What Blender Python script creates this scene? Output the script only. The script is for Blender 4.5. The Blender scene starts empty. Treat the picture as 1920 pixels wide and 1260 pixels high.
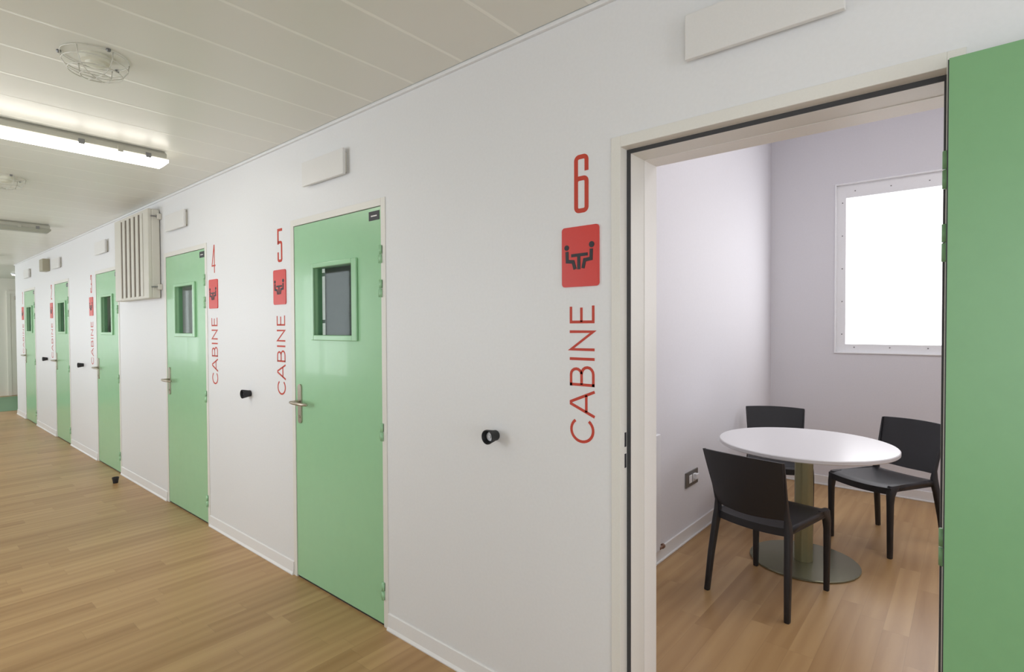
import bpy, bmesh, math, random
from mathutils import Vector, Matrix
random.seed(7)
S = bpy.context.scene
COL = S.collection
PI = math.pi

# ------------------------------------------------------------------ materials
def s2l(c):
    return tuple((x/12.92 if x <= .04045 else ((x+.055)/1.055)**2.4) for x in [v/255 for v in c])

def mat(name, rgb, rough=.5, metal=0, bump=0, bscale=200, spec=.5, emit=None, estr=0, coat=0):
    m = bpy.data.materials.new(name); m.use_nodes = True
    nt = m.node_tree; b = nt.nodes['Principled BSDF']
    b.inputs['Base Color'].default_value = (*rgb, 1)
    b.inputs['Roughness'].default_value = rough
    b.inputs['Metallic'].default_value = metal
    b.inputs['Specular IOR Level'].default_value = spec
    b.inputs['Coat Weight'].default_value = coat
    tc = nt.nodes.new('ShaderNodeTexCoord')
    nz = nt.nodes.new('ShaderNodeTexNoise'); nz.inputs['Scale'].default_value = bscale
    nt.links.new(tc.outputs['Object'], nz.inputs['Vector'])
    # slight procedural tone variation
    mx = nt.nodes.new('ShaderNodeMix'); mx.data_type = 'RGBA'
    mx.inputs[6].default_value = (*[c*.97 for c in rgb], 1); mx.inputs[7].default_value = (*[min(1, c*1.03) for c in rgb], 1)
    nt.links.new(nz.outputs['Fac'], mx.inputs[0]); nt.links.new(mx.outputs[2], b.inputs['Base Color'])
    if bump:
        bp = nt.nodes.new('ShaderNodeBump'); bp.inputs['Strength'].default_value = bump; bp.inputs['Distance'].default_value = .001
        nt.links.new(nz.outputs['Fac'], bp.inputs['Height']); nt.links.new(bp.outputs['Normal'], b.inputs['Normal'])
    if emit:
        b.inputs['Emission Color'].default_value = (*emit, 1); b.inputs['Emission Strength'].default_value = estr
    return m

M = {}
M['wall'] = mat('white_wall_paint', (.745, .748, .752), .42, bump=.12, bscale=90, spec=.35)
M['room_wall'] = mat('cabin_wall_paint', (.72, .71, .74), .6, bump=.1, bscale=90, spec=.3)
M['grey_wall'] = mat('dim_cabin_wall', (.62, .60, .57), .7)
M['trim'] = mat('white_trim', (.76, .75, .74), .35, spec=.4)
M['frame'] = mat('cream_door_frame', (.735, .72, .67), .35, spec=.45)
M['lining'] = mat('jamb_lining', (.84, .825, .79), .4, spec=.4)
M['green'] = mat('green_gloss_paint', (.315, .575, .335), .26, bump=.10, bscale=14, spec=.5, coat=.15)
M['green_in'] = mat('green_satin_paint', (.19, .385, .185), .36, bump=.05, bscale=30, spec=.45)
M['red'] = mat('red_sign_plastic', (.62, .055, .045), .35, spec=.4)
M['vinyl'] = mat('red_vinyl', (.52, .06, .035), .5, spec=.3)
M['ink'] = mat('black_print', (.02, .02, .025), .5)
M['black'] = mat('black_moulded_plastic', (.016, .016, .019), .42, bump=.25, bscale=900, spec=.5)
M['rubber'] = mat('black_rubber', (.018, .018, .02), .6)
M['seal'] = mat('dark_grey_seal', (.045, .045, .048), .6)
M['steel'] = mat('brushed_nickel', (.46, .41, .34), .34, metal=.9, bump=.05, bscale=500)
M['zinc'] = mat('pale_metal_disc', (.6, .6, .62), .4, metal=.4)
M['olive'] = mat('olive_bronze_metal', (.30, .285, .165), .38, metal=.55, bump=.05, bscale=400)
M['olive_base'] = mat('grey_olive_steel', (.24, .235, .16), .26, metal=.6, bump=.05, bscale=400)
M['laminate'] = mat('white_laminate', (.72, .71, .72), .28, spec=.5)
M['box'] = mat('off_white_plastic', (.71, .70, .68), .35)
M['beige'] = mat('beige_enamel', (.62, .60, .53), .45)
M['beige_dark'] = mat('dark_beige_box', (.36, .33, .24), .5)
M['slot'] = mat('slot_dark', (.11, .085, .06), .8)
M['lamp_body'] = mat('lamp_housing', (.44, .43, .37), .5)
M['lamp_on'] = mat('lit_diffuser', (.9, .9, .88), .4, emit=(1.0, .95, .87), estr=7.5)
M['lamp_off'] = mat('unlit_diffuser', (.36, .36, .30), .35)
M['wire'] = mat('white_coated_wire', (.66, .65, .58), .4)
M['detector'] = mat('cream_plastic', (.72, .71, .60), .45)
M['pane'] = mat('frosted_lit_pane', (.9, .9, .92), .5, emit=(.97, .98, 1.0), estr=1.6)
M['winframe'] = mat('white_window_frame', (.86, .865, .88), .35)
M['screw'] = mat('screw_grey', (.22, .22, .22), .4, metal=.5)
M['socket'] = mat('bronze_socket_plate', (.15, .14, .13), .4, metal=.4)
M['white'] = mat('white_plastic', (.78, .78, .80), .35)
M['radiator'] = mat('radiator_enamel', (.74, .74, .76), .35)
M['brown'] = mat('brown_valve', (.22, .12, .08), .4, metal=.5)
M['blind'] = mat('dark_grey_blind', (.075, .075, .07), .8)
M['farwall'] = mat('far_wall_paint', (.80, .77, .69), .5)
M['fardoor'] = mat('far_door_paint', (.74, .71, .63), .4)
M['greenmat'] = mat('green_floor_covering', (.16, .30, .17), .5)
M['coat'] = mat('dark_coat_cloth', (.02, .018, .018), .9)
M['dark'] = mat('dark_gap', (.03, .03, .03), .9)

def glass(name='door_glass', tint=(.80, .86, .84)):
    m = bpy.data.materials.new(name); m.use_nodes = True
    nt = m.node_tree; nt.nodes.clear()
    o = nt.nodes.new('ShaderNodeOutputMaterial'); t = nt.nodes.new('ShaderNodeBsdfTransparent')
    t.inputs[0].default_value = (*tint, 1)
    g = nt.nodes.new('ShaderNodeBsdfGlossy'); g.inputs['Roughness'].default_value = .03
    lw = nt.nodes.new('ShaderNodeLayerWeight'); lw.inputs[0].default_value = .5
    pw = nt.nodes.new('ShaderNodeMath'); pw.operation = 'POWER'; pw.inputs[1].default_value = 4.0; nt.links.new(lw.outputs['Facing'], pw.inputs[0])
    fr = nt.nodes.new('ShaderNodeMath'); fr.operation = 'MULTIPLY_ADD'; fr.inputs[1].default_value = .25; fr.inputs[2].default_value = .012; nt.links.new(pw.outputs[0], fr.inputs[0])
    mx = nt.nodes.new('ShaderNodeMixShader')
    nt.links.new(fr.outputs[0], mx.inputs[0]); nt.links.new(t.outputs[0], mx.inputs[1]); nt.links.new(g.outputs[0], mx.inputs[2])
    nt.links.new(mx.outputs[0], o.inputs[0])
    return m
M['glass'] = glass()
M['window_glass'] = glass('window_glass', (.95, .95, .955))

def wood(name, a, b, rough, grainmix=.5):
    m = bpy.data.materials.new(name); m.use_nodes = True
    nt = m.node_tree; N = nt.nodes.new; L = nt.links.new
    bs = nt.nodes['Principled BSDF']
    tc = N('ShaderNodeTexCoord'); sp = N('ShaderNodeSeparateXYZ'); L(tc.outputs['Object'], sp.inputs[0])
    def mth(op, x, y=None):
        n = N('ShaderNodeMath'); n.operation = op
        for i, q in enumerate((x, y)):
            if q is None: continue
            if isinstance(q, (int, float)): n.inputs[i].default_value = q
            else: L(q, n.inputs[i])
        return n.outputs[0]
    row = mth('FLOOR', mth('DIVIDE', sp.outputs[0], .1015))
    wn = N('ShaderNodeTexWhiteNoise'); wn.noise_dimensions = '1D'; L(row, wn.inputs['W'])
    u = mth('ADD', mth('DIVIDE', sp.outputs[1], .86), mth('MULTIPLY', wn.outputs['Value'], 7.3))
    colu = mth('FLOOR', u)
    cb = N('ShaderNodeCombineXYZ'); L(row, cb.inputs[0]); L(colu, cb.inputs[1])
    w2 = N('ShaderNodeTexWhiteNoise'); w2.noise_dimensions = '2D'; L(cb.outputs[0], w2.inputs['Vector'])
    # grain: stretched noise, offset per plank
    off = N('ShaderNodeVectorMath'); off.operation = 'MULTIPLY_ADD'
    L(w2.outputs['Color'], off.inputs[0]); off.inputs[1].default_value = (9, 9, 9); L(tc.outputs['Object'], off.inputs[2])
    mp = N('ShaderNodeMapping'); mp.inputs['Scale'].default_value = (13, 1.0, 1); L(off.outputs[0], mp.inputs[0])
    nz = N('ShaderNodeTexNoise'); nz.inputs['Scale'].default_value = 1; nz.inputs['Detail'].default_value = 7; nz.inputs['Roughness'].default_value = .62; nz.inputs['Distortion'].default_value = .6
    L(mp.outputs[0], nz.inputs['Vector'])
    mp2 = N('ShaderNodeMapping'); mp2.inputs['Scale'].default_value = (3.2, .55, 1); L(off.outputs[0], mp2.inputs[0])
    wv = N('ShaderNodeTexWave'); wv.inputs['Scale'].default_value = 1.3; wv.inputs['Distortion'].default_value = 7; wv.inputs['Detail'].default_value = 2; wv.inputs['Detail Scale'].default_value = .7
    L(mp2.outputs[0], wv.inputs['Vector'])
    f1 = mth('MULTIPLY', nz.outputs['Fac'], .52); f2 = mth('MULTIPLY', wv.outputs['Fac'], .15); f3 = mth('MULTIPLY', w2.outputs['Value'], .34)
    f = mth('ADD', mth('ADD', mth('ADD', f1, f2), f3), .06)
    cr = N('ShaderNodeValToRGB'); cr.color_ramp.elements[0].position = .22; cr.color_ramp.elements[1].position = .82
    cr.color_ramp.elements[0].color = (*a, 1); cr.color_ramp.elements[1].color = (*b, 1)
    L(f, cr.inputs[0])
    # thin darker plank edges
    fx = mth('FRACT', mth('DIVIDE', sp.outputs[0], .1015)); ex = mth('LESS_THAN', mth('ABSOLUTE', mth('SUBTRACT', fx, .5)), .487)
    fy = mth('FRACT', u); ey = mth('LESS_THAN', mth('ABSOLUTE', mth('SUBTRACT', fy, .5)), .498)
    e = mth('ADD', mth('MULTIPLY', mth('MULTIPLY', ex, ey), .10), .90)
    mu = N('ShaderNodeVectorMath'); mu.operation = 'SCALE'; L(cr.outputs[0], mu.inputs[0]); L(e, mu.inputs['Scale'])
    L(mu.outputs[0], bs.inputs['Base Color'])
    bs.inputs['Roughness'].default_value = rough
    bs.inputs['Specular IOR Level'].default_value = .45
    bp = N('ShaderNodeBump'); bp.inputs['Strength'].default_value = .12; bp.inputs['Distance'].default_value = .001
    L(nz.outputs['Fac'], bp.inputs['Height']); L(bp.outputs[0], bs.inputs['Normal'])
    return m
M['floor'] = wood('oak_strip_vinyl', (.315, .170, .062), (.50, .315, .143), .38)

def ceil_mat():
    m = mat('ceiling_panel_enamel', (.74, .715, .64), .34, spec=.5)
    nt = m.node_tree; N = nt.nodes.new; L = nt.links.new; b = nt.nodes['Principled BSDF']
    tc = N('ShaderNodeTexCoord'); sp = N('ShaderNodeSeparateXYZ'); L(tc.outputs['Object'], sp.inputs[0])
    def mth(op, x, y=None):
        n = N('ShaderNodeMath'); n.operation = op
        for i, q in enumerate((x, y)):
            if q is None: continue
            if isinstance(q, (int, float)): n.inputs[i].default_value = q
            else: L(q, n.inputs[i])
        return n.outputs[0]
    fx = mth('FRACT', mth('DIVIDE', mth('ADD', sp.outputs[0], 1.28+.305*60), .305))
    d = mth('ABSOLUTE', mth('SUBTRACT', fx, .5))
    inn = mth('GREATER_THAN', d, .476)
    mx = N('ShaderNodeMix'); mx.data_type = 'RGBA'; mx.inputs[6].default_value = (.71, .70, .63, 1); mx.inputs[7].default_value = (.82, .81, .735, 1)  # joint strips painted lighter, like grooves catching light
    L(inn, mx.inputs[0]); L(mx.outputs[2], b.inputs['Base Color'])
    mr = N('ShaderNodeMapRange'); mr.inputs[1].default_value = .46; mr.inputs[2].default_value = .49; L(d, mr.inputs[0])
    bp = N('ShaderNodeBump'); bp.inputs['Strength'].default_value = .35; bp.inputs['Distance'].default_value = .004
    L(mr.outputs[0], bp.inputs['Height']); L(bp.outputs[0], b.inputs['Normal'])
    return m
M['ceiling'] = ceil_mat()

# ------------------------------------------------------------------ mesh helpers
def merge(bm, other, smooth=False):
    me = bpy.data.meshes.new('tmp')
    for f in other.faces: f.smooth = smooth
    other.to_mesh(me); other.free(); bm.from_mesh(me); bpy.data.meshes.remove(me)

def box(bm, x0, x1, y0, y1, z0, z1, bev=0, seg=2, mi=0):
    t = bmesh.new()
    bmesh.ops.create_cube(t, size=1, matrix=Matrix.Translation(((x0+x1)/2, (y0+y1)/2, (z0+z1)/2)) @ Matrix.Diagonal((abs(x1-x0), abs(y1-y0), abs(z1-z0), 1)))
    if bev: bmesh.ops.bevel(t, geom=list(t.edges), offset=bev, segments=seg, profile=.5, affect='EDGES')
    for f in t.faces: f.material_index = mi
    merge(bm, t)

def lathe(bm, prof, axis='Z', center=(0, 0, 0), n=48, mi=0, smooth=True):
    """prof: list of (r, h)"""
    t = bmesh.new(); rings = []
    for r, h in prof:
        if r < 1e-6: rings.append([t.verts.new((0, 0, h))])
        else: rings.append([t.verts.new((r*math.cos(2*PI*k/n), r*math.sin(2*PI*k/n), h)) for k in range(n)])
    for a, b in zip(rings, rings[1:]):
        for k in range(n):
            q = [a[k % len(a)], a[(k+1) % len(a)], b[(k+1) % len(b)], b[k % len(b)]]
            q = list(dict.fromkeys(q))
            if len(q) > 2: t.faces.new(q)
    bmesh.ops.recalc_face_normals(t, faces=t.faces)
    if axis == 'Y': bmesh.ops.transform(t, matrix=Matrix.Rotation(PI/2, 4, 'X'), verts=t.verts)     # h -> -y
    if axis == 'X': bmesh.ops.transform(t, matrix=Matrix.Rotation(PI/2, 4, 'Y'), verts=t.verts)     # h -> +x
    bmesh.ops.translate(t, vec=center, verts=t.verts)
    for f in t.faces: f.material_index = mi
    me = bpy.data.meshes.new('tmp')
    for f in t.faces: f.smooth = smooth
    # keep hard edges at sharp profile corners
    for e in t.edges:
        if len(e.link_faces) == 2 and e.calc_face_angle(0) > .6: e.smooth = False
    t.to_mesh(me); t.free(); bm.from_mesh(me); bpy.data.meshes.remove(me)

def tube(bm, pts, rad, n=8, closed=False, sx=1, sy=1, cap=True, up=(0, 0, 1)):
    """sweep; rad float or list of (a,b) half sizes; superellipse section"""
    pts = [Vector(p) for p in pts]; t = bmesh.new(); rings = []
    m = len(pts)
    for i, p in enumerate(pts):
        if closed: d = (pts[(i+1) % m]-pts[i-1])
        else: d = pts[min(i+1, m-1)]-pts[max(i-1, 0)]
        d.normalize(); u = Vector(up)
        if abs(d.dot(u)) > .95: u = Vector((0, 1, 0)) if abs(d.y) < .9 else Vector((1, 0, 0))
        a = d.cross(u).normalized(); b = a.cross(d).normalized()
        r = rad[i] if isinstance(rad, list) else rad
        ra, rb = r if isinstance(r, tuple) else (r, r)
        ring = []
        for k in range(n):
            th = 2*PI*k/n; c, s = math.cos(th), math.sin(th)
            ring.append(t.verts.new(p+a*ra*sx*c+b*rb*sy*s))
        rings.append(ring)
    rng = range(m) if closed else range(m-1)
    for i in rng:
        A, B = rings[i], rings[(i+1) % m]
        for k in range(n): t.faces.new((A[k], A[(k+1) % n], B[(k+1) % n], B[k]))
    if cap and not closed: t.faces.new(rings[0]); t.faces.new(rings[-1])
    bmesh.ops.recalc_face_normals(t, faces=t.faces)
    for e in t.edges:
        pass
    merge(bm, t, True)

def legsweep(bm, secs, r=.3, n=16):
    """secs: (cx, cy, z, hx, hy) horizontal rounded-rect sections stacked"""
    t = bmesh.new(); rings = []
    for cx, cy, z, hx, hy in secs:
        ring = []
        for k in range(n):
            th = 2*PI*(k+.5)/n; c, s = math.cos(th), math.sin(th)
            e = .55
            ring.append(t.verts.new((cx+hx*math.copysign(abs(c)**e, c), cy+hy*math.copysign(abs(s)**e, s), z)))
        rings.append(ring)
    for A, B in zip(rings, rings[1:]):
        for k in range(n): t.faces.new((A[k], A[(k+1) % n], B[(k+1) % n], B[k]))
    t.faces.new(rings[0]); t.faces.new(rings[-1])
    bmesh.ops.recalc_face_normals(t, faces=t.faces)
    for e in t.edges:
        if len(e.link_faces) == 2 and e.calc_face_angle(0) > .9: e.smooth = False
    me = bpy.data.meshes.new('tmp')
    for f in t.faces: f.smooth = True
    t.to_mesh(me); t.free(); bm.from_mesh(me); bpy.data.meshes.remove(me)

def plate(bm, poly, y0, y1, mi=0):
    """polygon in XZ extruded along Y"""
    t = bmesh.new()
    a = [t.verts.new((x, y0, z)) for x, z in poly]; b = [t.verts.new((x, y1, z)) for x, z in poly]
    t.faces.new(a); t.faces.new(b); n = len(poly)
    for k in range(n): t.faces.new((a[k], a[(k+1) % n], b[(k+1) % n], b[k]))
    bmesh.ops.recalc_face_normals(t, faces=t.faces)
    for f in t.faces: f.material_index = mi
    merge(bm, t)

def rrect(x0, x1, z0, z1, r, n=6):
    P = []
    for cx, cz, a in ((x1-r, z1-r, 0), (x0+r, z1-r, 90), (x0+r, z0+r, 180), (x1-r, z0+r, 270)):
        for k in range(n+1):
            th = math.radians(a+90*k/n); P.append((cx+r*math.cos(th), cz+r*math.sin(th)))
    return P

def stroke(bm, pts, w, y0, y1, closed=False, mi=0):
    """mitred ribbon in XZ, extruded along Y"""
    P = [Vector(p) for p in pts]; n = len(P); Lf, Rt = [], []
    for i in range(n):
        if closed: a, b = P[i-1], P[(i+1) % n]
        else: a, b = P[max(i-1, 0)], P[min(i+1, n-1)]
        d1 = (P[i]-a); d2 = (b-P[i])
        if d1.length < 1e-9: d1 = d2
        if d2.length < 1e-9: d2 = d1
        d1 = d1.normalized(); d2 = d2.normalized()
        n1 = Vector((-d1.y, d1.x)); n2 = Vector((-d2.y, d2.x)); m = (n1+n2)
        m = n1 if m.length < 1e-6 else m.normalized()
        k = w/2/max(.35, m.dot(n1))
        Lf.append(P[i]+m*k); Rt.append(P[i]-m*k)
    t = bmesh.new()
    V = [[t.verts.new((q[i].x, y, q[i].y)) for y in (y0, y1)] for q in (Lf, Rt) for i in range(n)]
    LV, RV = V[:n], V[n:]
    segs = range(n) if closed else range(n-1)
    for i in segs:
        j = (i+1) % n
        t.faces.new((LV[i][0], LV[j][0], RV[j][0], RV[i][0])); t.faces.new((LV[i][1], LV[j][1], RV[j][1], RV[i][1]))
        t.faces.new((LV[i][0], LV[j][0], LV[j][1], LV[i][1])); t.faces.new((RV[i][0], RV[j][0], RV[j][1], RV[i][1]))
    if not closed:
        for i in (0, n-1): t.faces.new((LV[i][0], LV[i][1], RV[i][1], RV[i][0]))
    bmesh.ops.recalc_face_normals(t, faces=t.faces)
    for f in t.faces: f.material_index = mi
    merge(bm, t)

def arc(cx, cz, rx, rz, a0, a1, n=10):
    return [(cx+rx*math.cos(math.radians(a0+(a1-a0)*k/n)), cz+rz*math.sin(math.radians(a0+(a1-a0)*k/n))) for k in range(n+1)]

def obj(name, bm, m, parent=None, loc=None):
    me = bpy.data.meshes.new(name); bm.to_mesh(me); bm.free()
    for x in (m if isinstance(m, (list, tuple)) else [m]): me.materials.append(x)
    o = bpy.data.objects.new(name, me); COL.objects.link(o)
    if parent: o.parent = parent
    if loc: o.location = loc
    return o

def struct(name, bm, m, parent=None):
    o = obj(name, bm, m, parent)
    if not parent: o['kind'] = 'structure'
    return o

def thing(name, label, cat, loc=(0, 0, 0), rz=0, group=None):
    o = bpy.data.objects.new(name, None); COL.objects.link(o)
    o.location = loc; o.rotation_euler = (0, 0, rz); o.empty_display_size = .05
    o['label'] = label; o['category'] = cat
    if group: o['group'] = group
    return o

def tag(o, label, cat, group=None):
    o['label'] = label; o['category'] = cat
    if group: o['group'] = group
    return o

def tree_copy(o, parent=None, loc=None, rz=None, label=None):
    c = o.copy(); COL.objects.link(c)
    if parent: c.parent = parent
    if loc is not None: c.location = loc
    if rz is not None: c.rotation_euler = (0, 0, rz)
    if label: c['label'] = label
    for ch in list(o.children): tree_copy(ch, c)
    return c

NB = bmesh.new
# ------------------------------------------------------------------ measurements (metres; the wall face is y = 0)
CZ = 2.535           # ceiling
TH = .23             # partition thickness
LEAF_H = 2.04
doors = {1: (-11.549, -10.72), 2: (-9.33, -8.56), 3: (-7.27, -6.462), 4: (-5.10, -4.285), 5: (-2.99, -2.159), 6: (-.873, -.044)}
XE = -12.386         # far end of the cabin wall
XF = -15.9           # far wall
XR = 2.6             # near end of corridor
YO = -2.35           # opposite wall
YB = 4.0; XL6 = -1.46; XR6 = 1.25; CZ6 = 3.45

# ------------------------------------------------------------------ setting
bm = NB(); box(bm, XF-.3, XR+.3, YO-.3, YB+.3, -.1, 0); struct('floor', bm, M['floor'])
bm = NB(); box(bm, -15.62, -12.93, YO, 3.2, 0, .003); struct('trim_1', bm, M['greenmat'])
# ceiling : corridor part and far hall part, cabin ceilings
bm = NB()
box(bm, XF-.1, XR+.1, YO-.1, -.016, CZ, CZ+.08)
box(bm, XF-.1, XE, -.016, 3.3, CZ, CZ+.08)
struct('ceiling', bm, M['ceiling'])
bm = NB(); box(bm, XE, -1.56, TH, 2.6, 2.5, 2.58); box(bm, XL6-.1, XR6+.1, 0.06, YB+.1, CZ6, CZ6+.08); struct('ceiling_cabins', bm, M['room_wall'])

# main partition wall with six openings
bm = NB()
edges = [XE]
for k in range(1, 7): edges += [doors[k][0]-.010, doors[k][1]+.010]
edges.append(XR)
for i in range(0, len(edges), 2): box(bm, edges[i], edges[i+1], 0, TH, 0, CZ+.06)
for k in range(1, 7): box(bm, doors[k][0]-.010, doors[k][1]+.010, 0, TH, LEAF_H+.010, CZ+.06)
box(bm, XL6-.02, XR, .06, TH, CZ+.06, CZ6)
struct('wall_right', bm, M['wall'])
# room side skin of cabin six is painted like the room
bm = NB(); box(bm, XE, XE+.1, TH, 3.2, 0, CZ); struct('wall_end', bm, M['wall'])
bm = NB(); box(bm, XF-.2, XF, YO, 3.3, 0, CZ); struct('wall_far', bm, M['farwall'])
bm = NB(); box(bm, XF, XE+.1, 3.2, 3.4, 0, CZ); struct('wall_hall', bm, M['farwall'])
bm = NB(); box(bm, XR, XR+.2, YO, -2.1, 0, CZ); box(bm, XR, XR+.2, -.5, TH, 0, CZ); box(bm, XR, XR+.2, -2.1, -.5, 0, .3); box(bm, XR, XR+.2, -2.1, -.5, 2.3, CZ); struct('wall_near', bm, M['wall'])
bm = NB(); box(bm, XR+.09, XR+.14, -2.1, -2.04, .3, 2.3); box(bm, XR+.09, XR+.14, -.56, -.5, .3, 2.3); box(bm, XR+.09, XR+.14, -2.04, -.56, .3, .36); box(bm, XR+.09, XR+.14, -2.04, -.56, 2.24, 2.3)
o = struct('window_8', bm, M['winframe'])  # unseen end window, added so light reaches the door jamb
g = NB(); box(g, XR+.11, XR+.116, -2.04, -.56, .36, 2.24); obj('pane', g, M['window_glass'], o)
# opposite wall, with unseen windows to bring in daylight
wins = [(-15.2, -13.4), (-12.6, -11.0), (-10.2, -8.6), (-7.7, -6.1), (-4.4, -2.8), (-.3, 1.5)]
WZ0, WZ1 = .75, 2.25
bm = NB(); xs = [XF]
for a, b in wins: xs += [a, b]
xs.append(XR)
for i in range(0, len(xs), 2): box(bm, xs[i], xs[i+1], YO-.2, YO, 0, CZ)
for a, b in wins: box(bm, a, b, YO-.2, YO, 0, WZ0); box(bm, a, b, YO-.2, YO, WZ1, CZ)
struct('wall_left', bm, M['wall'])
for i, (a, b) in enumerate(wins):
    bm = NB()
    for x0, x1, z0, z1 in ((a, a+.05, WZ0, WZ1), (b-.05, b, WZ0, WZ1), (a+.05, b-.05, WZ0, WZ0+.05), (a+.05, b-.05, WZ1-.05, WZ1), ((a+b)/2-.025, (a+b)/2+.025, WZ0+.05, WZ1-.05)):
        box(bm, x0, x1, YO-.14, YO-.09, z0, z1)
    o = struct('window_%d' % (i+2), bm, M['winframe'])
    g = NB(); box(g, a+.05, (a+b)/2-.025, YO-.118, YO-.112, WZ0+.05, WZ1-.05); box(g, (a+b)/2+.025, b-.05, YO-.118, YO-.112, WZ0+.05, WZ1-.05)
    obj('pane', g, M['window_glass'], o)

# cabin six
bm = NB(); box(bm, XL6-.1, XL6, TH, YB, 0, CZ6); struct('wall_cabin_left', bm, M['room_wall'])
bm = NB(); box(bm, XR6, XR6+.1, TH, YB, 0, CZ6); struct('wall_cabin_right', bm, M['room_wall'])
WX0, WX1, WB0, WB1 = -.928, .42, 1.204, 2.709
bm = NB()
box(bm, XL6-.1, WX0, YB, YB+.2, 0, CZ6); box(bm, WX1, XR6+.1, YB, YB+.2, 0, CZ6)
box(bm, WX0, WX1, YB, YB+.2, 0, WB0); box(bm, WX0, WX1, YB, YB+.2, WB1, CZ6)
struct('wall_cabin_back', bm, M['room_wall'])
wn = bpy.data.objects.new('window_1', None); COL.objects.link(wn); wn['kind'] = 'structure'; wn.location = (WX0, YB, WB0)
def wl(bm_, name, m, par=wn):
    bmesh.ops.translate(bm_, vec=(-WX0, -YB, -WB0), verts=bm_.verts); return obj(name, bm_, m, par)
bm = NB(); t_ = .012
for x0, x1, z0, z1 in ((WX0, WX0+t_, WB0, WB1), (WX1-t_, WX1, WB0, WB1), (WX0+t_, WX1-t_, WB0, WB0+t_), (WX0+t_, WX1-t_, WB1-t_, WB1)):
    box(bm, x0, x1, YB-.012, YB+.04, z0, z1, .003)
wl(bm, 'reveal_trim', M['winframe'])
bm = NB(); ft = .082
for x0, x1, z0, z1 in ((WX0+t_, WX0+ft, WB0+t_, WB1-t_), (WX1-ft, WX1-t_, WB0+t_, WB1-t_), (WX0+ft, WX1-ft, WB0+t_, WB0+ft), (WX0+ft, WX1-ft, WB1-ft-.045, WB1-t_)):
    box(bm, x0, x1, YB+.022, YB+.04, z0, z1, .001)
fr = wl(bm, 'window_frame', M['winframe'])
sc = []
for k in range(5): z = WB0+.17+k*.292; sc += [(WX0+.055, z), (WX1-.055, z)]
for k in range(5): x = WX0+.15+k*.26; sc += [(x, WB0+.055), (x, WB1-.072)]
for x, z in sc:
    bm = NB(); lathe(bm, [(0, .003), (.004, .002), (.0055, 0)], 'Y', (x, YB+.022, z), 10); wl(bm, 'screw', M['screw'], fr)
bm = NB(); box(bm, WX0+ft-.005, WX1-ft+.005, YB+.045, YB+.051, WB0+ft-.005, WB1-ft-.04); wl(bm, 'pane', M['pane'])

# other cabins: partitions and back wall, dim inside
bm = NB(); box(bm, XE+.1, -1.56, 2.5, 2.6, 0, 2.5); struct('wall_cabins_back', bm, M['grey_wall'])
for i, (x, e) in enumerate(((-11.2, 0), (-9.2, 0), (-7.0, 0), (-4.7, 1), (-2.5, 2))):  # glowing windows added on the unseen back wall to light the cabins
    bm = NB()
    for a, b, c, d in ((x-.45, x-.39, 1.2, 2.2), (x+.39, x+.45, 1.2, 2.2), (x-.39, x+.39, 1.2, 1.26), (x-.39, x+.39, 2.14, 2.2)): box(bm, a, b, 2.48, 2.5, c, d)
    o = struct('window_%d' % (9+i), bm, M['winframe'])
    g = NB(); box(g, x-.39, x+.39, 2.494, 2.499, 1.26, 2.14); obj('pane', g, M['pane'], o)
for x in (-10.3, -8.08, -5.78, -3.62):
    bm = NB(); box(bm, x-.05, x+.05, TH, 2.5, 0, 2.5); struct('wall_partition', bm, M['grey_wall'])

# baseboards
def baseboard(bm, x0, x1):
    P = [(0, 0), (-.016, 0), (-.017, .006), (-.010, .018), (-.0075, .060), (-.0065, .076), (-.003, .080), (0, .080)]
    t = bmesh.new(); a = [t.verts.new((x0, y, z)) for y, z in P]; b = [t.verts.new((x1, y, z)) for y, z in P]
    t.faces.new(a); t.faces.new(b)
    for k in range(len(P)): t.faces.new((a[k], a[(k+1) % len(P)], b[(k+1) % len(P)], b[k]))
    bmesh.ops.recalc_face_normals(t, faces=t.faces); merge(bm, t)
bm = NB()
pr = XE
for k in range(1, 7): baseboard(bm, pr, doors[k][0]-.036); pr = doors[k][1]+.036
baseboard(bm, pr, XR)
box(bm, XE-.012, XE, 0, 3.2, 0, .08)
struct('baseboard_right', bm, M['trim'])
bm = NB(); box(bm, XL6, XL6+.012, TH, YB-.012, 0, .085, .003); box(bm, XL6+.012, XR6, YB-.012, YB, 0, .085, .003)
box(bm, XL6+.012, XL6+.024, TH, YB-.012, 0, .012, .003); box(bm, XL6+.024, XR6, YB-.024, YB-.012, 0, .012, .003)
struct('baseboard_cabin', bm, M['trim'])
# cornice strip along the top of the wall
bm = NB(); box(bm, XE, XR, -.015, 0, CZ-.016, CZ-.001, .002); struct('trim_2', bm, M['wall'])

# ------------------------------------------------------------------ doors
def frame_mesh(L, R):
    bm = NB(); H = LEAF_H
    # face architrave, 4 mm proud of the wall
    box(bm, L-.034, L, -.004, 0, 0, H+.036, .0012); box(bm, R, R+.034, -.004, 0, 0, H+.036, .0012); box(bm, L, R, -.004, 0, H, H+.036, .0012)
    # rebate, stop and lining
    for s, X in ((1, L), (-1, R)):
        a, b = sorted((X-s*.010, X)); box(bm, a, b, 0, .045, 0, H)
        a, b = sorted((X-s*.010, X+s*(.013 if s > 0 else .006))); box(bm, a, b, .045, .14, 0, H)
        a, b = sorted((X-s*.010, X+s*(.014 if s > 0 else .007))); box(bm, a, b, .141, TH+.004, 0, H, 0, mi=1)
    box(bm, L-.010, R+.010, 0, .045, H, H+.010)
    box(bm, L-.010, R+.010, .045, .14, H-.013, H+.010)
    box(bm, L-.010, R+.010, .141, TH+.004, H-.014, H+.010, 0, mi=1)
    return bm

def shift(bm, x, y=0, z=0): bmesh.ops.translate(bm, vec=(x, y, z), verts=bm.verts); return bm

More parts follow.
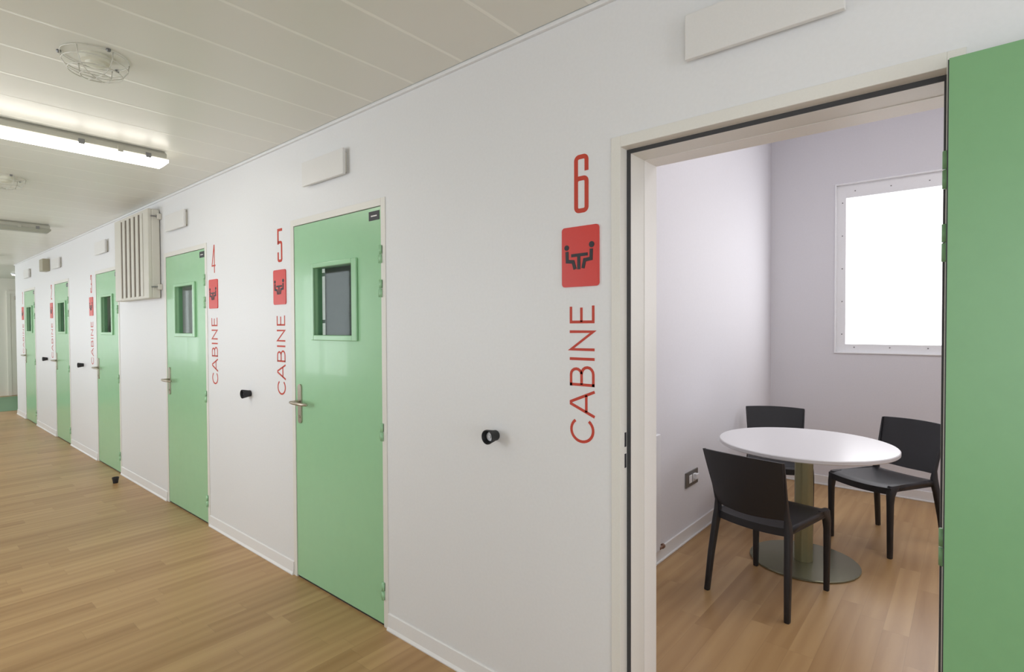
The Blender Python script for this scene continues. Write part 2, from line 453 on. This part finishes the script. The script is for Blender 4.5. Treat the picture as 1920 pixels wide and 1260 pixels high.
HZ = [1.806, 1.642, .950, .178]
def make_leaf(W, handle=True):
    """children meshes in leaf coordinates: x 0..W from latch to hinge, y 0 (corridor face) .. .040, z from floor"""
    P = {}
    wx0, wx1, wz0, wz1 = .197, .632, 1.385, 1.807      # moulding outline
    ix0, ix1, iz0, iz1 = wx0+.026, wx1-.040, wz0+.028, wz1-.024
    bm = NB()
    z0 = .012
    g0, g1 = .003, W-.003
    box(bm, g0, ix0, 0, .040, z0, LEAF_H-.004); box(bm, ix1, g1, 0, .040, z0, LEAF_H-.004)
    box(bm, ix0, ix1, 0, .040, z0, iz0); box(bm, ix0, ix1, 0, .040, iz1, LEAF_H-.004)
    P['leaf'] = bm
    bm = NB()
    for s, (ya, yb) in ((0, (-.014, 0)), (1, (.040, .0412))):
        for a, b, c, d in ((wx0, ix0+.001, wz0, wz1), (ix1-.001, wx1, wz0, wz1), (ix0+.001, ix1-.001, wz0, iz0+.001), (ix0+.001, ix1-.001, iz1-.001, wz1)):
            box(bm, a, b, ya, yb, c, d, .004, 2)
    P['glazing_bead'] = bm
    bm = NB(); box(bm, ix0, ix1, .017, .023, iz0, iz1); P['glass_pane'] = bm
    # handle
    bm = NB()
    plate(bm, rrect(.035, .073, .906, 1.131, .018, 8), -.008, 0)
    P['handle_plate'] = bm
    bm = NB(); hx, hz = .054, 1.030
    tube(bm, [(hx, -.006, hz), (hx, -.05, hz)], .0095, 12)
    tube(bm, [(hx-.012, -.046, hz), (hx-.004, -.056, hz+.001), (hx+.02, -.060, hz+.001), (hx+.06, -.059, hz-.001), (hx+.10, -.053, hz-.003), (hx+.128, -.042, hz-.004), (hx+.136, -.034, hz-.004)],
         [(.008, .006), (.011, .009), (.012, .010), (.011, .0095), (.010, .009), (.009, .008), (.006, .006)], 12)
    lathe(bm, [(0, .011), (.008, .011), (.008, 0)], 'Y', (hx, 0, .945), 16)
    P['lever'] = bm
    P['hinges'] = []
    for z in HZ:
        a = NB(); tube(a, [(W+.002, -.008, z+.002), (W+.002, -.008, z+.042)], .008, 12); box(a, W-.002, W+.012, -.004, .002, z+.002, z+.040)
        b = NB(); tube(b, [(W+.002, -.008, z-.042), (W+.002, -.008, z-.001)], .008, 12); box(b, W-.022, W+.003, -.004, .0, z-.040, z-.003)
        P['hinges'].append((a, b))
    bm = NB(); box(bm, W-.098, W-.014, -.002, 0, LEAF_H-.064, LEAF_H-.020, 0, mi=0); box(bm, W-.080, W-.032, -.0025, -.0019, LEAF_H-.046, LEAF_H-.040, mi=1)
    P['label_plate'] = bm
    return P

for n in range(1, 6):
    L, R = doors[n]; W = R-L
    root = bpy.data.objects.new('door_%d' % n, None); COL.objects.link(root); root.location = (L, 0, 0); root['kind'] = 'structure'
    obj('door_frame', shift(frame_mesh(L, R), -L), [M['frame'], M['lining']], root)
    P = make_leaf(W)
    lf = obj('door_leaf', P['leaf'], M['green'], root)
    obj('glazing_bead', P['glazing_bead'], M['green'], lf)
    obj('glass_pane', P['glass_pane'], M['glass'], lf)
    obj('handle_plate', P['handle_plate'], M['steel'], lf)
    obj('lever_handle', P['lever'], M['steel'], lf)
    obj('label_plate', P['label_plate'], [M['ink'], M['box']], lf)
    for a, b in P['hinges']:
        merge(a, b, True); obj('hinge', a, M['green'], lf)
    bm = NB(); box(bm, .003, W-.003, .005, .035, 0, .008); obj('threshold_seal', bm, M['rubber'], root)

# door six, open flat against the wall on its hinge side
L, R = doors[6]; W = R-L
root = bpy.data.objects.new('door_6', None); COL.objects.link(root); root.location = (L, 0, 0); root['kind'] = 'structure'
f6 = obj('door_frame', shift(frame_mesh(L, R), -L), [M['frame'], M['lining']], root)
bm = NB(); H = LEAF_H
box(bm, 0, .0125, .040, .045, 0, H); box(bm, W-.0055, W, .040, .045, 0, H); box(bm, .0125, W-.0055, .040, .045, H-.0125, H)
obj('rubber_seal', bm, M['seal'], f6)
bm = NB(); box(bm, -.0005, .0012, .002, .036, .93, 1.13); obj('strike_plate', bm, M['frame'], f6)
for za, zb in ((1.055, 1.103), (.985, 1.032)):
    bm = NB(); box(bm, .0006, .0018, .022, .034, za, zb); obj('latch_slot', bm, M['ink'], f6)
P = make_leaf(W)
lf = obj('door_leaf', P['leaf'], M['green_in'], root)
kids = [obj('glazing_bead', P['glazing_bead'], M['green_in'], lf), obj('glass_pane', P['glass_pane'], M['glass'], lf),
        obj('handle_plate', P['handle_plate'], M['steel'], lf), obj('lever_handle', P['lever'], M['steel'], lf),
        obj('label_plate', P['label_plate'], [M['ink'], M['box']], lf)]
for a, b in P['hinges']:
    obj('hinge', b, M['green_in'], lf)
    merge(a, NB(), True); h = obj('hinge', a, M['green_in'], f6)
    h.location = (0, -.009, 0)
# leaf swung 180 degrees about the hinge knuckle (local x = W+.002, y = -.008)
ang = math.radians(178.5)
piv = Vector((W+.002, -.017, 0)); pl = Vector((W+.002, -.008, 0))
Rm = Matrix.Rotation(ang, 4, 'Z')
lf.matrix_local = Matrix.Translation(piv) @ Rm @ Matrix.Translation(-pl)
bm = NB(); box(bm, W-.0035, W-.0005, .004, .0385, .01, LEAF_H-.006); obj('edge_strip', bm, M['seal'], lf)

# far white door with a closer
root = bpy.data.objects.new('door_7', None); COL.objects.link(root); root.location = (XF, .30, 0); root['kind'] = 'structure'
bm = NB(); box(bm, 0, .035, 0, .06, 0, 2.27); box(bm, 0, .035, 1.0, 1.06, 0, 2.27); box(bm, 0, .035, .06, 1.0, 2.21, 2.27); obj('door_frame', bm, M['farwall'], root)
bm = NB(); box(bm, .005, .03, .06, 1.0, .005, 2.21); lf7 = obj('door_leaf', bm, M['fardoor'], root)
bm = NB(); box(bm, .03, .085, .12, .40, 2.08, 2.15, .01); obj('door_closer', bm, M['steel'], lf7)

# ------------------------------------------------------------------ signs
def numeral(bm, d, x0, z0, w=.058, h=.20, y0=-.0012, y1=0):
    s = .0155; a, b = x0+s/2, x0+w-s/2; lo, hi = z0+s/2, z0+h-s/2; r = .012
    ST = lambda pts, cl=False: stroke(bm, pts, s, y0, y1, cl)
    mid = lo+(hi-lo)*.60
    if d == 6:
        ST(arc(a+r, mid-r, r, r, 180, 90, 5)+arc(b-r, mid-r, r, r, 90, 0, 5)+arc(b-r, lo+r, r, r, 0, -90, 5)+arc(a+r, lo+r, r, r, -90, -180, 5), True)
        stroke(bm, [(a, mid-.010)]+arc(a+r, hi-r, r, r, 180, 90, 6)+arc(b-r, hi-r, r, r, 90, 0, 6)+[(b, hi-.05)], s, y0+.0001, y1)
    if d == 5:
        ST([(b+s/2, hi), (a, hi), (a, mid-.012)])
        ST([(a, mid)]+arc(b-r, mid-r, r, r, 90, 0, 5)+arc(b-r, lo+r, r, r, 0, -90, 5)+arc(a+r, lo+r, r, r, -90, -180, 5)+[(a, lo+.052)])
    if d == 4:
        q = lo+(hi-lo)*.24
        e = b-.006; stroke(bm, [(e, z0), (e, hi+s/2)], .0105, y0, y1); stroke(bm, [(e-.003, hi+s/2-.002), (a-.005, q), (b+s/2+.004, q)], .0105, y0+.0001, y1)
    if d == 3:
        ST([(a, hi-.045)]+arc(a+r, hi-r, r, r, 180, 90, 5)+arc(b-r, hi-r, r, r, 90, 0, 5)+[(b, mid-.01), (b-.012, mid-.02)])
        ST([(a+.012, mid-.02), (b-.012, mid-.02), (b, mid-.03)]+arc(b-r, lo+r, r, r, 0, -90, 5)+arc(a+r, lo+r, r, r, -90, -180, 5)+[(a, lo+.05)])
    if d == 2:
        ST([(a, hi-.05)]+arc(a+r, hi-r, r, r, 180, 90, 5)+arc(b-r, hi-r, r, r, 90, 0, 5)+[(b, mid-.01), (a, lo+.03), (a, lo), (b+s/2, lo)])
    if d == 1:
        ST([(b-.014, z0), (b-.014, hi+s/2)]); ST([(b-.016, hi), (a+.006, hi-.02)])

def letters():
    """CABINE, cap height 1, in (u along text, v up), stroke list per glyph; widths fill 4.87"""
    G = []
    G.append([arc(.47, .5, .41, .44, 38, 322, 26)])
    G.append([[(.97, 0), (1.36, .955), (1.44, .955), (1.83, 0)], [(1.10, .33), (1.70, .33)]])
    G.append([[(2.05, 0), (2.05, 1.0)], [(2.0, .95)]+[(2.38, .95)]+arc(2.40, .735, .20, .215, 90, -90, 8)+[(2.05, .52)], [(2.42, .52)]+arc(2.42, .285, .24, .235, 90, -90, 8)+[(2.0, .05)]])
    G.append([[(2.95, 0), (2.95, 1)]])
    G.append([[(3.28, 0), (3.28, .95), (3.90, .05), (3.90, 1)]])
    G.append([[(4.80, .05), (4.24, .05), (4.24, .95), (4.78, .95)], [(4.24, .52), (4.74, .52)]])
    return G
GL = letters()

def sign_set(n, sx):
    side = {6: 'beside the open doorway', 5: 'beside the green door nearest the open doorway', 4: 'right of the second closed green door', 3: 'left of the third closed green door',
            2: 'left of the fourth closed green door', 1: 'left of the farthest green door'}[n]
    # numeral: origin at sign's left edge sx
    bm = NB(); numeral(bm, n, .050, 0)
    tag(obj('door_number', bm, M['vinyl'], None, (sx, 0, 1.848)), 'narrow red number %d on the wall %s' % (n, side), 'number', 'red cabin numbers above the plaques')
    t = thing('wall_sign', 'red rounded plaque of two people at a table, under the number %d' % n, 'sign', (sx, 0, 1.594), 0, 'red meeting plaques')
    bm = NB(); plate(bm, rrect(0, .151, 0, .208, .012, 8), -.005, 0); obj('sign_plate', bm, M['red'], t)
    bm = NB()
    def q(x, y):
        u = (x-385)/135; top = 327-11*u; bot = 548.; return (u*.151, (bot-y)/(bot-top)*.208)
    y0, y1 = -.0062, -.005
    for c, r in (((404, 401), .0095), ((495, 392), .0105)):
        x, z = q(*c); plate(bm, [(x+r*math.cos(2*PI*k/20), z+r*math.sin(2*PI*k/20)) for k in range(20)], y0, y1)
    w = .0125
    stroke(bm, [q(405, 415), q(406, 452), q(428, 454), q(435, 482)], w, y0, y1)
    stroke(bm, [q(494, 408), q(493, 445), q(470, 449), q(464, 480)], w, y0, y1)
    stroke(bm, [q(421, 431), q(481, 427)], .0105, y0-.0002, y1); stroke(bm, [q(449, 434), q(449, 483)], w, y0-.0001, y1)
    o = obj('pictogram', bm, M['ink'], t); o['label'] = 'black symbol of two seated people at a table'
    t = thing('wall_lettering', 'red upright lettering CABINE running up the wall below plaque %d' % n, 'lettering', (sx, 0, 1.05), 0, 'red cabin wall lettering')
    for gl in GL:
        bm = NB()
        for st in gl:
            # rotate 90 deg: text runs upward, letter tops face left
            stroke(bm, [(.131-v*.101, u*.0995) for u, v in st], .0098, -.001, 0)
        obj('letter', bm, M['vinyl'], t)
for n, sx in ((6, -1.104), (5, -3.237), (4, -4.212), (3, -7.555), (2, -9.622), (1, -11.80)): sign_set(n, sx)

# ------------------------------------------------------------------ vent covers over the doors
vl = {6: (-.645, 'wide flat off-white vent cover above the open doorway'), 5: (-2.835, 'flat off-white vent cover above green door 5'), 4: (-5.005, 'off-white vent cover right of the slatted grille, above green door 4'),
      3: (-7.17, 'off-white vent cover left of the slatted grille'), 2: (-9.30, 'off-white vent cover beside the small beige box'), 1: (-11.37, 'off-white vent cover above the farthest green door')}
src = None
for n in (6, 5, 4, 3, 2, 1):
    x, lab = vl[n]
    if src is None:
        src = thing('vent_cover', lab, 'vent cover', (x, 0, 2.236), 0, 'vent covers over the cabin doors')
        bm = NB(); box(bm, 0, .405, -.033, -.016, 0, .131, .0025, 3); obj('front_plate', bm, M['box'], src)
        bm = NB(); box(bm, .015, .390, -.016, 0, .015, .116); obj('back_frame', bm, M['beige'], src)
    else: tree_copy(src, None, (x, 0, 2.236), None, lab)

bm = NB(); box(bm, -.02, .20, -.08, 0, 0, .165, .006)
tag(obj('mounted_box', bm, M['beige_dark'], None, (-9.80, 0, 2.238)), 'small dark beige box on the wall left of a vent cover', 'box')

# ------------------------------------------------------------------ ventilation unit with vertical slats
X0, X1, Z0, Z1 = -6.16, -5.215, 1.705, 2.452
u = thing('ventilation_grille', 'large beige ventilation unit with vertical slats high on the wall', 'ventilation unit', (X0, 0, Z0))
Wd, Hd = X1-X0, Z1-Z0
bm = NB(); box(bm, .0, Wd, -.070, -.004, 0, Hd, .012, 3); obj('casing', bm, M['beige'], u)
bm = NB(); box(bm, .184, Wd-.126, -.0865, -.068, .02, Hd-.02); obj('dark_backing', bm, M['slot'], u)
sl = [-6.012, -5.905, -5.78, -5.655, -5.535, -5.41, -5.275]
bm = NB(); box(bm, 0.0, .184, -.095, -.066, 0, Hd, .006); obj('side_panel', bm, M['beige'], u)
for c in (-5.888, -5.762, -5.638, -5.515, -5.392):
    bm = NB(); box(bm, c-.034-X0, c+.034-X0, -.095, -.070, .012, Hd-.012, .004); obj('slat', bm, M['beige'], u)
bm = NB(); box(bm, Wd-.125, Wd, -.095, -.066, 0, Hd, .006); obj('side_panel', bm, M['beige'], u)
for z in (0, Hd-.024):
    bm = NB(); box(bm, .184, Wd-.125, -.093, -.066, z, z+.024, .004); obj('rail', bm, M['beige'], u)
for x, s in ((Wd, 1), (0, -1)):
    for z in (.095, .685):
        bm = NB(); a, b = sorted((x-s*.002, x+s*.035)); box(bm, a, b, -.035, -.0, z-.024, z+.024, .006)
        a, b = sorted((x-s*.03, x+s*.03)); k = obj('clip', bm, M['beige'], u)
        bm = NB(); box(bm, a, b, -.075, -.034, z-.004, z+.004, .001); obj('pin', bm, M['screw'], k)

# ------------------------------------------------------------------ door stops
def stop_parts(root):
    bm = NB()
    lathe(bm, [(.0, 0), (.019, 0), (.0205, .003), (.021, .012), (.0285, .050), (.0285, .054), (.0255, .055), (.0215, .034), (0, .034)], 'Y', n=32)
    obj('rubber_cone', bm, M['rubber'], root)
    bm = NB(); lathe(bm, [(0, .040), (.005, .040), (.0065, .037), (.0175, .037), (.0175, .0345), (0, .0345)], 'Y', n=24); obj('screw_washer', bm, M['zinc'], root)
st = thing('door_stop', 'large black rubber door stop on the wall left of the open doorway', 'door stop', (-1.425, 0, 1.028), 0, 'rubber door stops')
stop_parts(st)
for x, lab in ((-3.575, 'black rubber door stop on the wall between green doors 4 and 5'), (-7.88, 'black rubber door stop on the wall left of green door 3'), (-9.88, 'black rubber door stop on the wall left of green door 2')):
    tree_copy(st, None, (x, 0, 1.028), None, lab)
fs = tree_copy(st, None, (-6.12, -.13, 0), None, 'black rubber door stop standing on the floor by green door 3')
fs.rotation_euler = (-PI/2, 0, 0)

# ------------------------------------------------------------------ ceiling lamps
def lamp(x, yend, lit, lab, n):
    Ln = 1.56
    t = thing('ceiling_lamp', lab, 'ceiling lamp', (x, yend-Ln/2, CZ), 0, 'fluorescent ceiling lamps')
    h = Ln/2
    bm = NB(); box(bm, -.036, .036, -h+.01, h-.01, -.012, 0); box(bm, -.05, .05, -h, h, -.052, -.010, .008); hs = obj('housing', bm, M['lamp_body'], t)
    bm = NB()
    pts = [(-.052, -.050), (.052, -.050), (.050, -.066), (.034, -.092), (-.034, -.092), (-.050, -.066)]
    tt = bmesh.new(); e = h+.006
    A = [tt.verts.new((a, -e+(.025 if b < -.08 else 0), b)) for a, b in pts]; B = [tt.verts.new((a, e-(.025 if b < -.08 else 0), b)) for a, b in pts]
    tt.faces.new(A); tt.faces.new(B)
    for k in range(6): tt.faces.new((A[k], A[(k+1) % 6], B[(k+1) % 6], B[k]))
    bmesh.ops.recalc_face_normals(tt, faces=tt.faces); merge(bm, tt)
    obj('diffuser', bm, M['lamp_on'] if lit else M['lamp_off'], t)
    for s in (-1, 1):
        for k, y in enumerate((-h+.10, -h+.24, -h+.42, 0, h-.42, h-.24, h-.10)):
            bm = NB(); box(bm, s*.046, s*.056, y-.014, y+.014, -.058, -.022 if k % 2 else -.030, .002); obj('clip', bm, M['screw'] if k in (0, 2, 4, 6) else M['lamp_body'], hs)
    return t
lamp(-3.81, -.40, True, 'lit fluorescent ceiling lamp glowing warm white', 0)
lamp(-7.36, -.37, False, 'unlit grey fluorescent ceiling lamp further down the corridor', 1)
lamp(-10.9, -.37, False, 'third fluorescent ceiling lamp, nearest the far end', 2)

# ------------------------------------------------------------------ caged smoke detectors
def cage():
    t = thing('caged_smoke_detector', 'near round smoke detector in a white wire cage on the ceiling', 'smoke detector', (-2.66, -.995, CZ), 0, 'caged detectors along the ceiling')
    bm = NB(); lathe(bm, [(0, -.040), (.020, -.040), (.030, -.036), (.034, -.026), (.048, -.022), (.052, -.010), (.052, 0), (0, 0)], 'Z', n=32)
    obj('detector', bm, M['detector'], t)
    def ring(r, z): return [(r*math.cos(2*PI*k/40), r*math.sin(2*PI*k/40), z) for k in range(40)]
    bm = NB()
    for r, z in ((.110, -.005), (.106, -.034), (.088, -.064), (.050, -.080)): tube(bm, ring(r, z), .0021, 6, closed=True)
    for k in range(6):
        a = 2*PI*k/6+.3; c, s = math.cos(a), math.sin(a)
        tube(bm, [(c*r, s*r, z) for r, z in ((.110, -.005), (.106, -.034), (.088, -.064), (.050, -.080), (0, -.084))], .0021, 6)
    w = obj('wire_cage', bm, M['wire'], t)
    for k in range(3):
        a = 2*PI*k/3+.15
        bm = NB(); lathe(bm, [(0, -.010), (.005, -.010), (.008, -.006), (.008, 0), (0, 0)], 'Z', (.114*math.cos(a), .114*math.sin(a), 0), 12); obj('screw', bm, M['screw'], w)
    return t
cg = cage()
tree_copy(cg, None, (-5.25, -.955, CZ), None, 'second caged smoke detector, between the lit and unlit lamps')

# small bright spotlight at the hall ceiling
t = thing('spotlight', 'tiny bright spotlight on the far hall ceiling at the wall corner', 'spotlight', (-14.3, .24, CZ))
bm = NB(); lathe(bm, [(0, -.03), (.05, -.03), (.06, -.02), (.06, 0), (0, 0)], 'Z', n=24); obj('housing', bm, M['white'], t)
bm = NB(); lathe(bm, [(0, -.045), (.03, -.042), (.045, -.0305), (0, -.0305)], 'Z', n=24); obj('lens', bm, M['lamp_on'], t)

# ------------------------------------------------------------------ table
t = thing('round_table', 'round white-topped pedestal table on a round grey-olive steel base', 'table', (-.772, 2.11, 0))
bm = NB(); lathe(bm, [(0, .738), (.483, .738), (.487, .734), (.487, .718), (.483, .714), (0, .714)], n=128); 
obj('tabletop', bm, M['laminate'], t)
bm = NB(); lathe(bm, [(0, .0), (.300, 0), (.303, .003), (.303, .008), (.300, .0105), (0, .0105)], n=96); obj('base', bm, M['olive_base'], t)
bm = NB()
n_ = 8; ring = []
for k in range(n_):
    a = 2*PI*(k+.5)/n_+.35
    ring.append((.054*math.cos(a), .054*math.sin(a)))
tt = bmesh.new(); A = [tt.verts.new((x, y, .010)) for x, y in ring]; B = [tt.verts.new((x, y, .715)) for x, y in ring]
tt.faces.new(A); tt.faces.new(B); side = [tt.faces.new((A[k], A[(k+1) % n_], B[(k+1) % n_], B[k])) for k in range(n_)]
bmesh.ops.bevel(tt, geom=[e for e in tt.edges if abs(e.verts[0].co.z-e.verts[1].co.z) > .1], offset=.008, segments=3, profile=.5, affect='EDGES')
bmesh.ops.recalc_face_normals(tt, faces=tt.faces); merge(bm, tt); obj('column', bm, M['olive'], t)

# ------------------------------------------------------------------ chairs
def chair(lab, loc, rz):
    t = thing('dining_chair', lab, 'chair', loc, rz, 'black plastic chairs round the table')
    # seat: curved shell with skirt
    def grid(fn, nu, nv):
        tt = bmesh.new(); top = [[tt.verts.new(fn(i/nu*2-1, j/nv, 0)) for j in range(nv+1)] for i in range(nu+1)]
        bot = [[tt.verts.new(fn(i/nu*2-1, j/nv, 1)) for j in range(nv+1)] for i in range(nu+1)]
        for i in range(nu):
            for j in range(nv):
                tt.faces.new((top[i][j], top[i+1][j], top[i+1][j+1], top[i][j+1])); tt.faces.new((bot[i][j], bot[i][j+1], bot[i+1][j+1], bot[i+1][j]))
        for i in range(nu):
            for j in (0, nv): tt.faces.new((top[i][j], top[i+1][j], bot[i+1][j], bot[i][j]))
        for j in range(nv):
            for i in (0, nu): tt.faces.new((top[i][j], top[i][j+1], bot[i][j+1], bot[i][j]))
        bmesh.ops.recalc_face_normals(tt, faces=tt.faces)
        for e in tt.edges:
            if len(e.link_faces) == 2 and e.calc_face_angle(0) > .7: e.smooth = False
        bm = NB(); me = bpy.data.meshes.new('tmp')
        for f in tt.faces: f.smooth = True
        tt.to_mesh(me); tt.free(); bm.from_mesh(me); bpy.data.meshes.remove(me); return bm
    def seat(u, v, s):
        y = -.205+v*.455; hw = .192+.020*v
        z = .440-.014*(1-u*u)*(1-(2*v-1)**2*.3)+.016*v
        if v > .86: z -= (v-.86)**2*.7
        y += (.018*(1-u*u) if v > .5 else -.012*(1-u*u))*abs(2*v-1)
        # under side: deep skirt near the edges, thin in the middle
        edge = max(abs(u)**6, abs(2*v-1)**8)
        arch = .014+.026*edge
        return (u*hw, y, z-(arch if s else 0))
    sb = grid(seat, 20, 20); obj('seat', sb, M['black'], t)
    def back(u, v, s):
        z = .480+v*.310 + (.006*(1-u*u) if v > .5 else .012*(1-abs(u)**3))*abs(2*v-1)
        if v < .5: z -= .016*(1-u*u)*(1-2*v)*1.3
        hw = .186+.028*v
        y = -.200-.088*v-.016*math.sin(v*PI/2) - .034*(1-u*u)
        th = .011
        return (u*hw, y-(th if s else 0), z)
    obj('backrest', grid(back, 20, 12), M['black'], t)
    for s in (-1, 1):
        bm = NB()
        legsweep(bm, [(s*.199, .236, 0, .0125, .0135), (s*.199, .236, .006, .0135, .0145), (s*.200, .238, .20, .0155, .0165), (s*.200, .238, .34, .0165, .019), (s*.199, .234, .385, .018, .024),
                      (s*.197, .222, .415, .019, .034), (s*.196, .205, .440, .019, .046), (s*.197, .198, .453, .015, .044)])
        obj('leg', bm, M['black'], t)
        bm = NB()
        legsweep(bm, [(s*.217, -.262, 0, .0125, .0145), (s*.217, -.262, .006, .0135, .0155), (s*.208, -.238, .20, .0155, .018), (s*.198, -.212, .36, .0165, .022), (s*.193, -.200, .42, .0155, .028),
                      (s*.190, -.200, .455, .0135, .026), (s*.189, -.207, .50, .010, .017), (s*.194, -.231, .58, .008, .012), (s*.203, -.262, .68, .006, .009), (s*.211, -.292, .775, .004, .007), (s*.212, -.297, .789, .003, .006)])
        obj('leg', bm, M['black'], t)
        # side rail, arched under the seat
        bm = NB()
        tube(bm, [(s*.193, -.19, .423), (s*.195, -.10, .432), (s*.198, .0, .434), (s*.200, .10, .434), (s*.200, .20, .428)], [(.009, .021), (.009, .018), (.009, .016), (.009, .018), (.009, .022)], 12)
        obj('side_rail', bm, M['black'], t)
    return t
c0 = chair('black plastic chair in front of the round table, seen from behind', (-.83, 1.585, 0), -.20)
tree_copy(c0, None, (-1.105, 2.835, 0), 3.457, 'black plastic chair behind the round table, mostly hidden, in the room corner')
tree_copy(c0, None, (-.43, 2.79, 0), 2.647, 'black plastic chair right of the round table, partly behind the open green door')

# ------------------------------------------------------------------ socket and radiator on the cabin wall
t = thing('wall_socket', 'bronze-framed double socket with white modules on the cabin wall', 'socket', (XL6, 2.05, .405))
bm = NB(); box(bm, 0, .009, -.105, .105, -.050, .053, .003); obj('frame_plate', bm, M['socket'], t)
for a, b in ((-.055, -.008), (.008, .055)):
    bm = NB(); box(bm, .008, .013, a, b, -.026, .028, .002); obj('module', bm, M['white'], t)
bm = NB(); box(bm, .012, .034, .018, .062, -.010, .026, .004); obj('plug', bm, M['white'], t)

t = thing('panel_radiator', 'tall flat white radiator on the cabin wall just inside the doorway', 'radiator', (XL6, .55, .09))
bm = NB(); box(bm, .012, .035, 0, .947, 0, .71, .005, 3); obj('front_panel', bm, M['radiator'], t)
for y in (.08, .80):
    bm = NB(); box(bm, .001, .014, y, y+.03, .1, .6); obj('bracket', bm, M['radiator'], t)
bm = NB(); lathe(bm, [(0, 0), (.011, 0), (.011, .035), (.015, .037), (.015, .055), (0, .055)], 'Y', n=16); bmesh.ops.rotate(bm, cent=(0, 0, 0), matrix=Matrix.Rotation(PI, 3, 'Z'), verts=bm.verts)
bmesh.ops.translate(bm, vec=(.03, .935, .012), verts=bm.verts); obj('valve', bm, M['brown'], t)

# ------------------------------------------------------------------ seen through the door glass
t = thing('standin_blind', 'dark grey stand-in blind behind most of the glass of green door 5', 'blind', (-2.828, .098, 1.30))  # guessed blind, standing for the dark grey seen through the glass
bm = NB(); box(bm, 0, .60, 0, .006, 0, .60); obj('blind_cloth', bm, M['blind'], t)
bm = NB(); tube(bm, [(-.01, .003, .612), (.61, .003, .612)], .016, 16); obj('roller', bm, M['blind'], t)
for z in (.190, .460):
    bm = NB(); box(bm, -.045, .006, -.002, .0085, z-.010, z+.010, .002); obj('clip', bm, M['screw'], t)
t = thing('standin_coat', 'small dark stand-in coat on a hook behind the glass of green door 3', 'coat', (-7.256, .135, 1.585))  # guessed coat, standing for a dark silhouette in the glass
bm = NB()
legsweep(bm, [(.035, 0, -.75, .022, .045), (.035, 0, -.3, .024, .042), (.034, 0, -.10, .024, .034), (.03, 0, -.02, .018, .022), (.03, 0, .005, .01, .01)]); obj('coat_cloth', bm, M['coat'], t)
bm = NB(); tube(bm, [(0, .012, .0), (.03, .012, .0), (.04, .012, .02), (.04, .012, .045)], .004); obj('hook', bm, M['screw'], t)
bm = NB(); tube(bm, [(0, -.012, .0), (.03, -.012, .0), (.04, -.012, .02), (.04, -.012, .035)], .004); obj('hook', bm, M['screw'], t)

# ------------------------------------------------------------------ light
w = bpy.data.worlds.new('world'); S.world = w; w.use_nodes = True
bg = w.node_tree.nodes['Background']; bg.inputs[0].default_value = (.92, .96, 1.0, 1); bg.inputs[1].default_value = 2.0

def area(name, loc, rot, sx, sy, power, col):
    l = bpy.data.lights.new(name, 'AREA'); l.shape = 'RECTANGLE'; l.size = sx; l.size_y = sy; l.energy = power; l.color = col
    o = bpy.data.objects.new(name, l); COL.objects.link(o); o.location = loc; o.rotation_euler = rot; return o
for i, (a, b) in enumerate(wins):
    area('window_daylight', ((a+b)/2, YO-.30, (WZ0+WZ1)/2), (PI/2, 0, 0), b-a, WZ1-WZ0, (60, 25, 23, 36, 34, 17)[i], (.93, .965, 1.0))
area('end_fill_light', (XR+.3, -1.3, 1.3), (0, PI/2, 0), 2.0, 1.6, 34, (.93, .965, 1.0))  # added light through the made-up end window
area('cabin_window_daylight', ((WX0+WX1)/2, YB-.03, (WB0+WB1)/2), (-PI/2, 0, 0), WX1-WX0-.2, WB1-WB0-.2, 19, (.97, .975, 1.0))

area('cabin_fill_light', (.25, 1.9, CZ6-.04), (0, 0, 0), 1.3, 1.3, 26, (1.0, .98, .97))  # added overhead fill; no lamp fitting hangs here
area('cabin_five_fill', (-2.0, 2.46, 1.7), (-PI/2, 0, 0), .7, .9, 40, (.97, .975, 1.0))  # added light that whitens the lining beside the blind
area('cabin_four_fill', (-4.6, 2.46, 1.7), (-PI/2, 0, 0), .7, .9, 5, (1.0, .95, .90))  # weak fill added to lift the lining behind the door glass
area('cabin_three_fill', (-7.0, 2.46, 1.7), (-PI/2, 0, 0), .7, .9, 4, (1.0, .95, .90))  # faint fill added inside the unseen cabin
# ------------------------------------------------------------------ camera (solved from the photograph's lines)
yaw, pitch, roll, f, D, Hc = .7018, .0182, -.0043, 1014.53, 1.586, 1.4583
s, c = math.sin(yaw), math.cos(yaw); sp, cp = math.sin(pitch), math.cos(pitch); sr, cr_ = math.sin(roll), math.cos(roll)
F = Vector((-s*cp, c*cp, -sp)); R0 = Vector((c, s, 0)); U0 = Vector((-s*sp, c*sp, cp))
Rv = cr_*R0+sr*U0; Uv = -sr*R0+cr_*U0
cam = bpy.data.cameras.new('camera'); co = bpy.data.objects.new('camera', cam); COL.objects.link(co)
cam.sensor_width = 36; cam.lens = f/1920*36; cam.clip_start = .02
mw = Matrix((Rv, Uv, -F)).transposed().to_4x4(); mw.translation = Vector((0, -D, Hc)); co.matrix_world = mw
S.camera = co
vs = S.view_settings; vs.view_transform = 'Standard'; vs.look = 'None'; vs.gamma = 1; vs.use_curve_mapping = False; vs.exposure = -.07
S.cycles.max_bounces = 10; S.cycles.diffuse_bounces = 6; S.cycles.transparent_max_bounces = 12
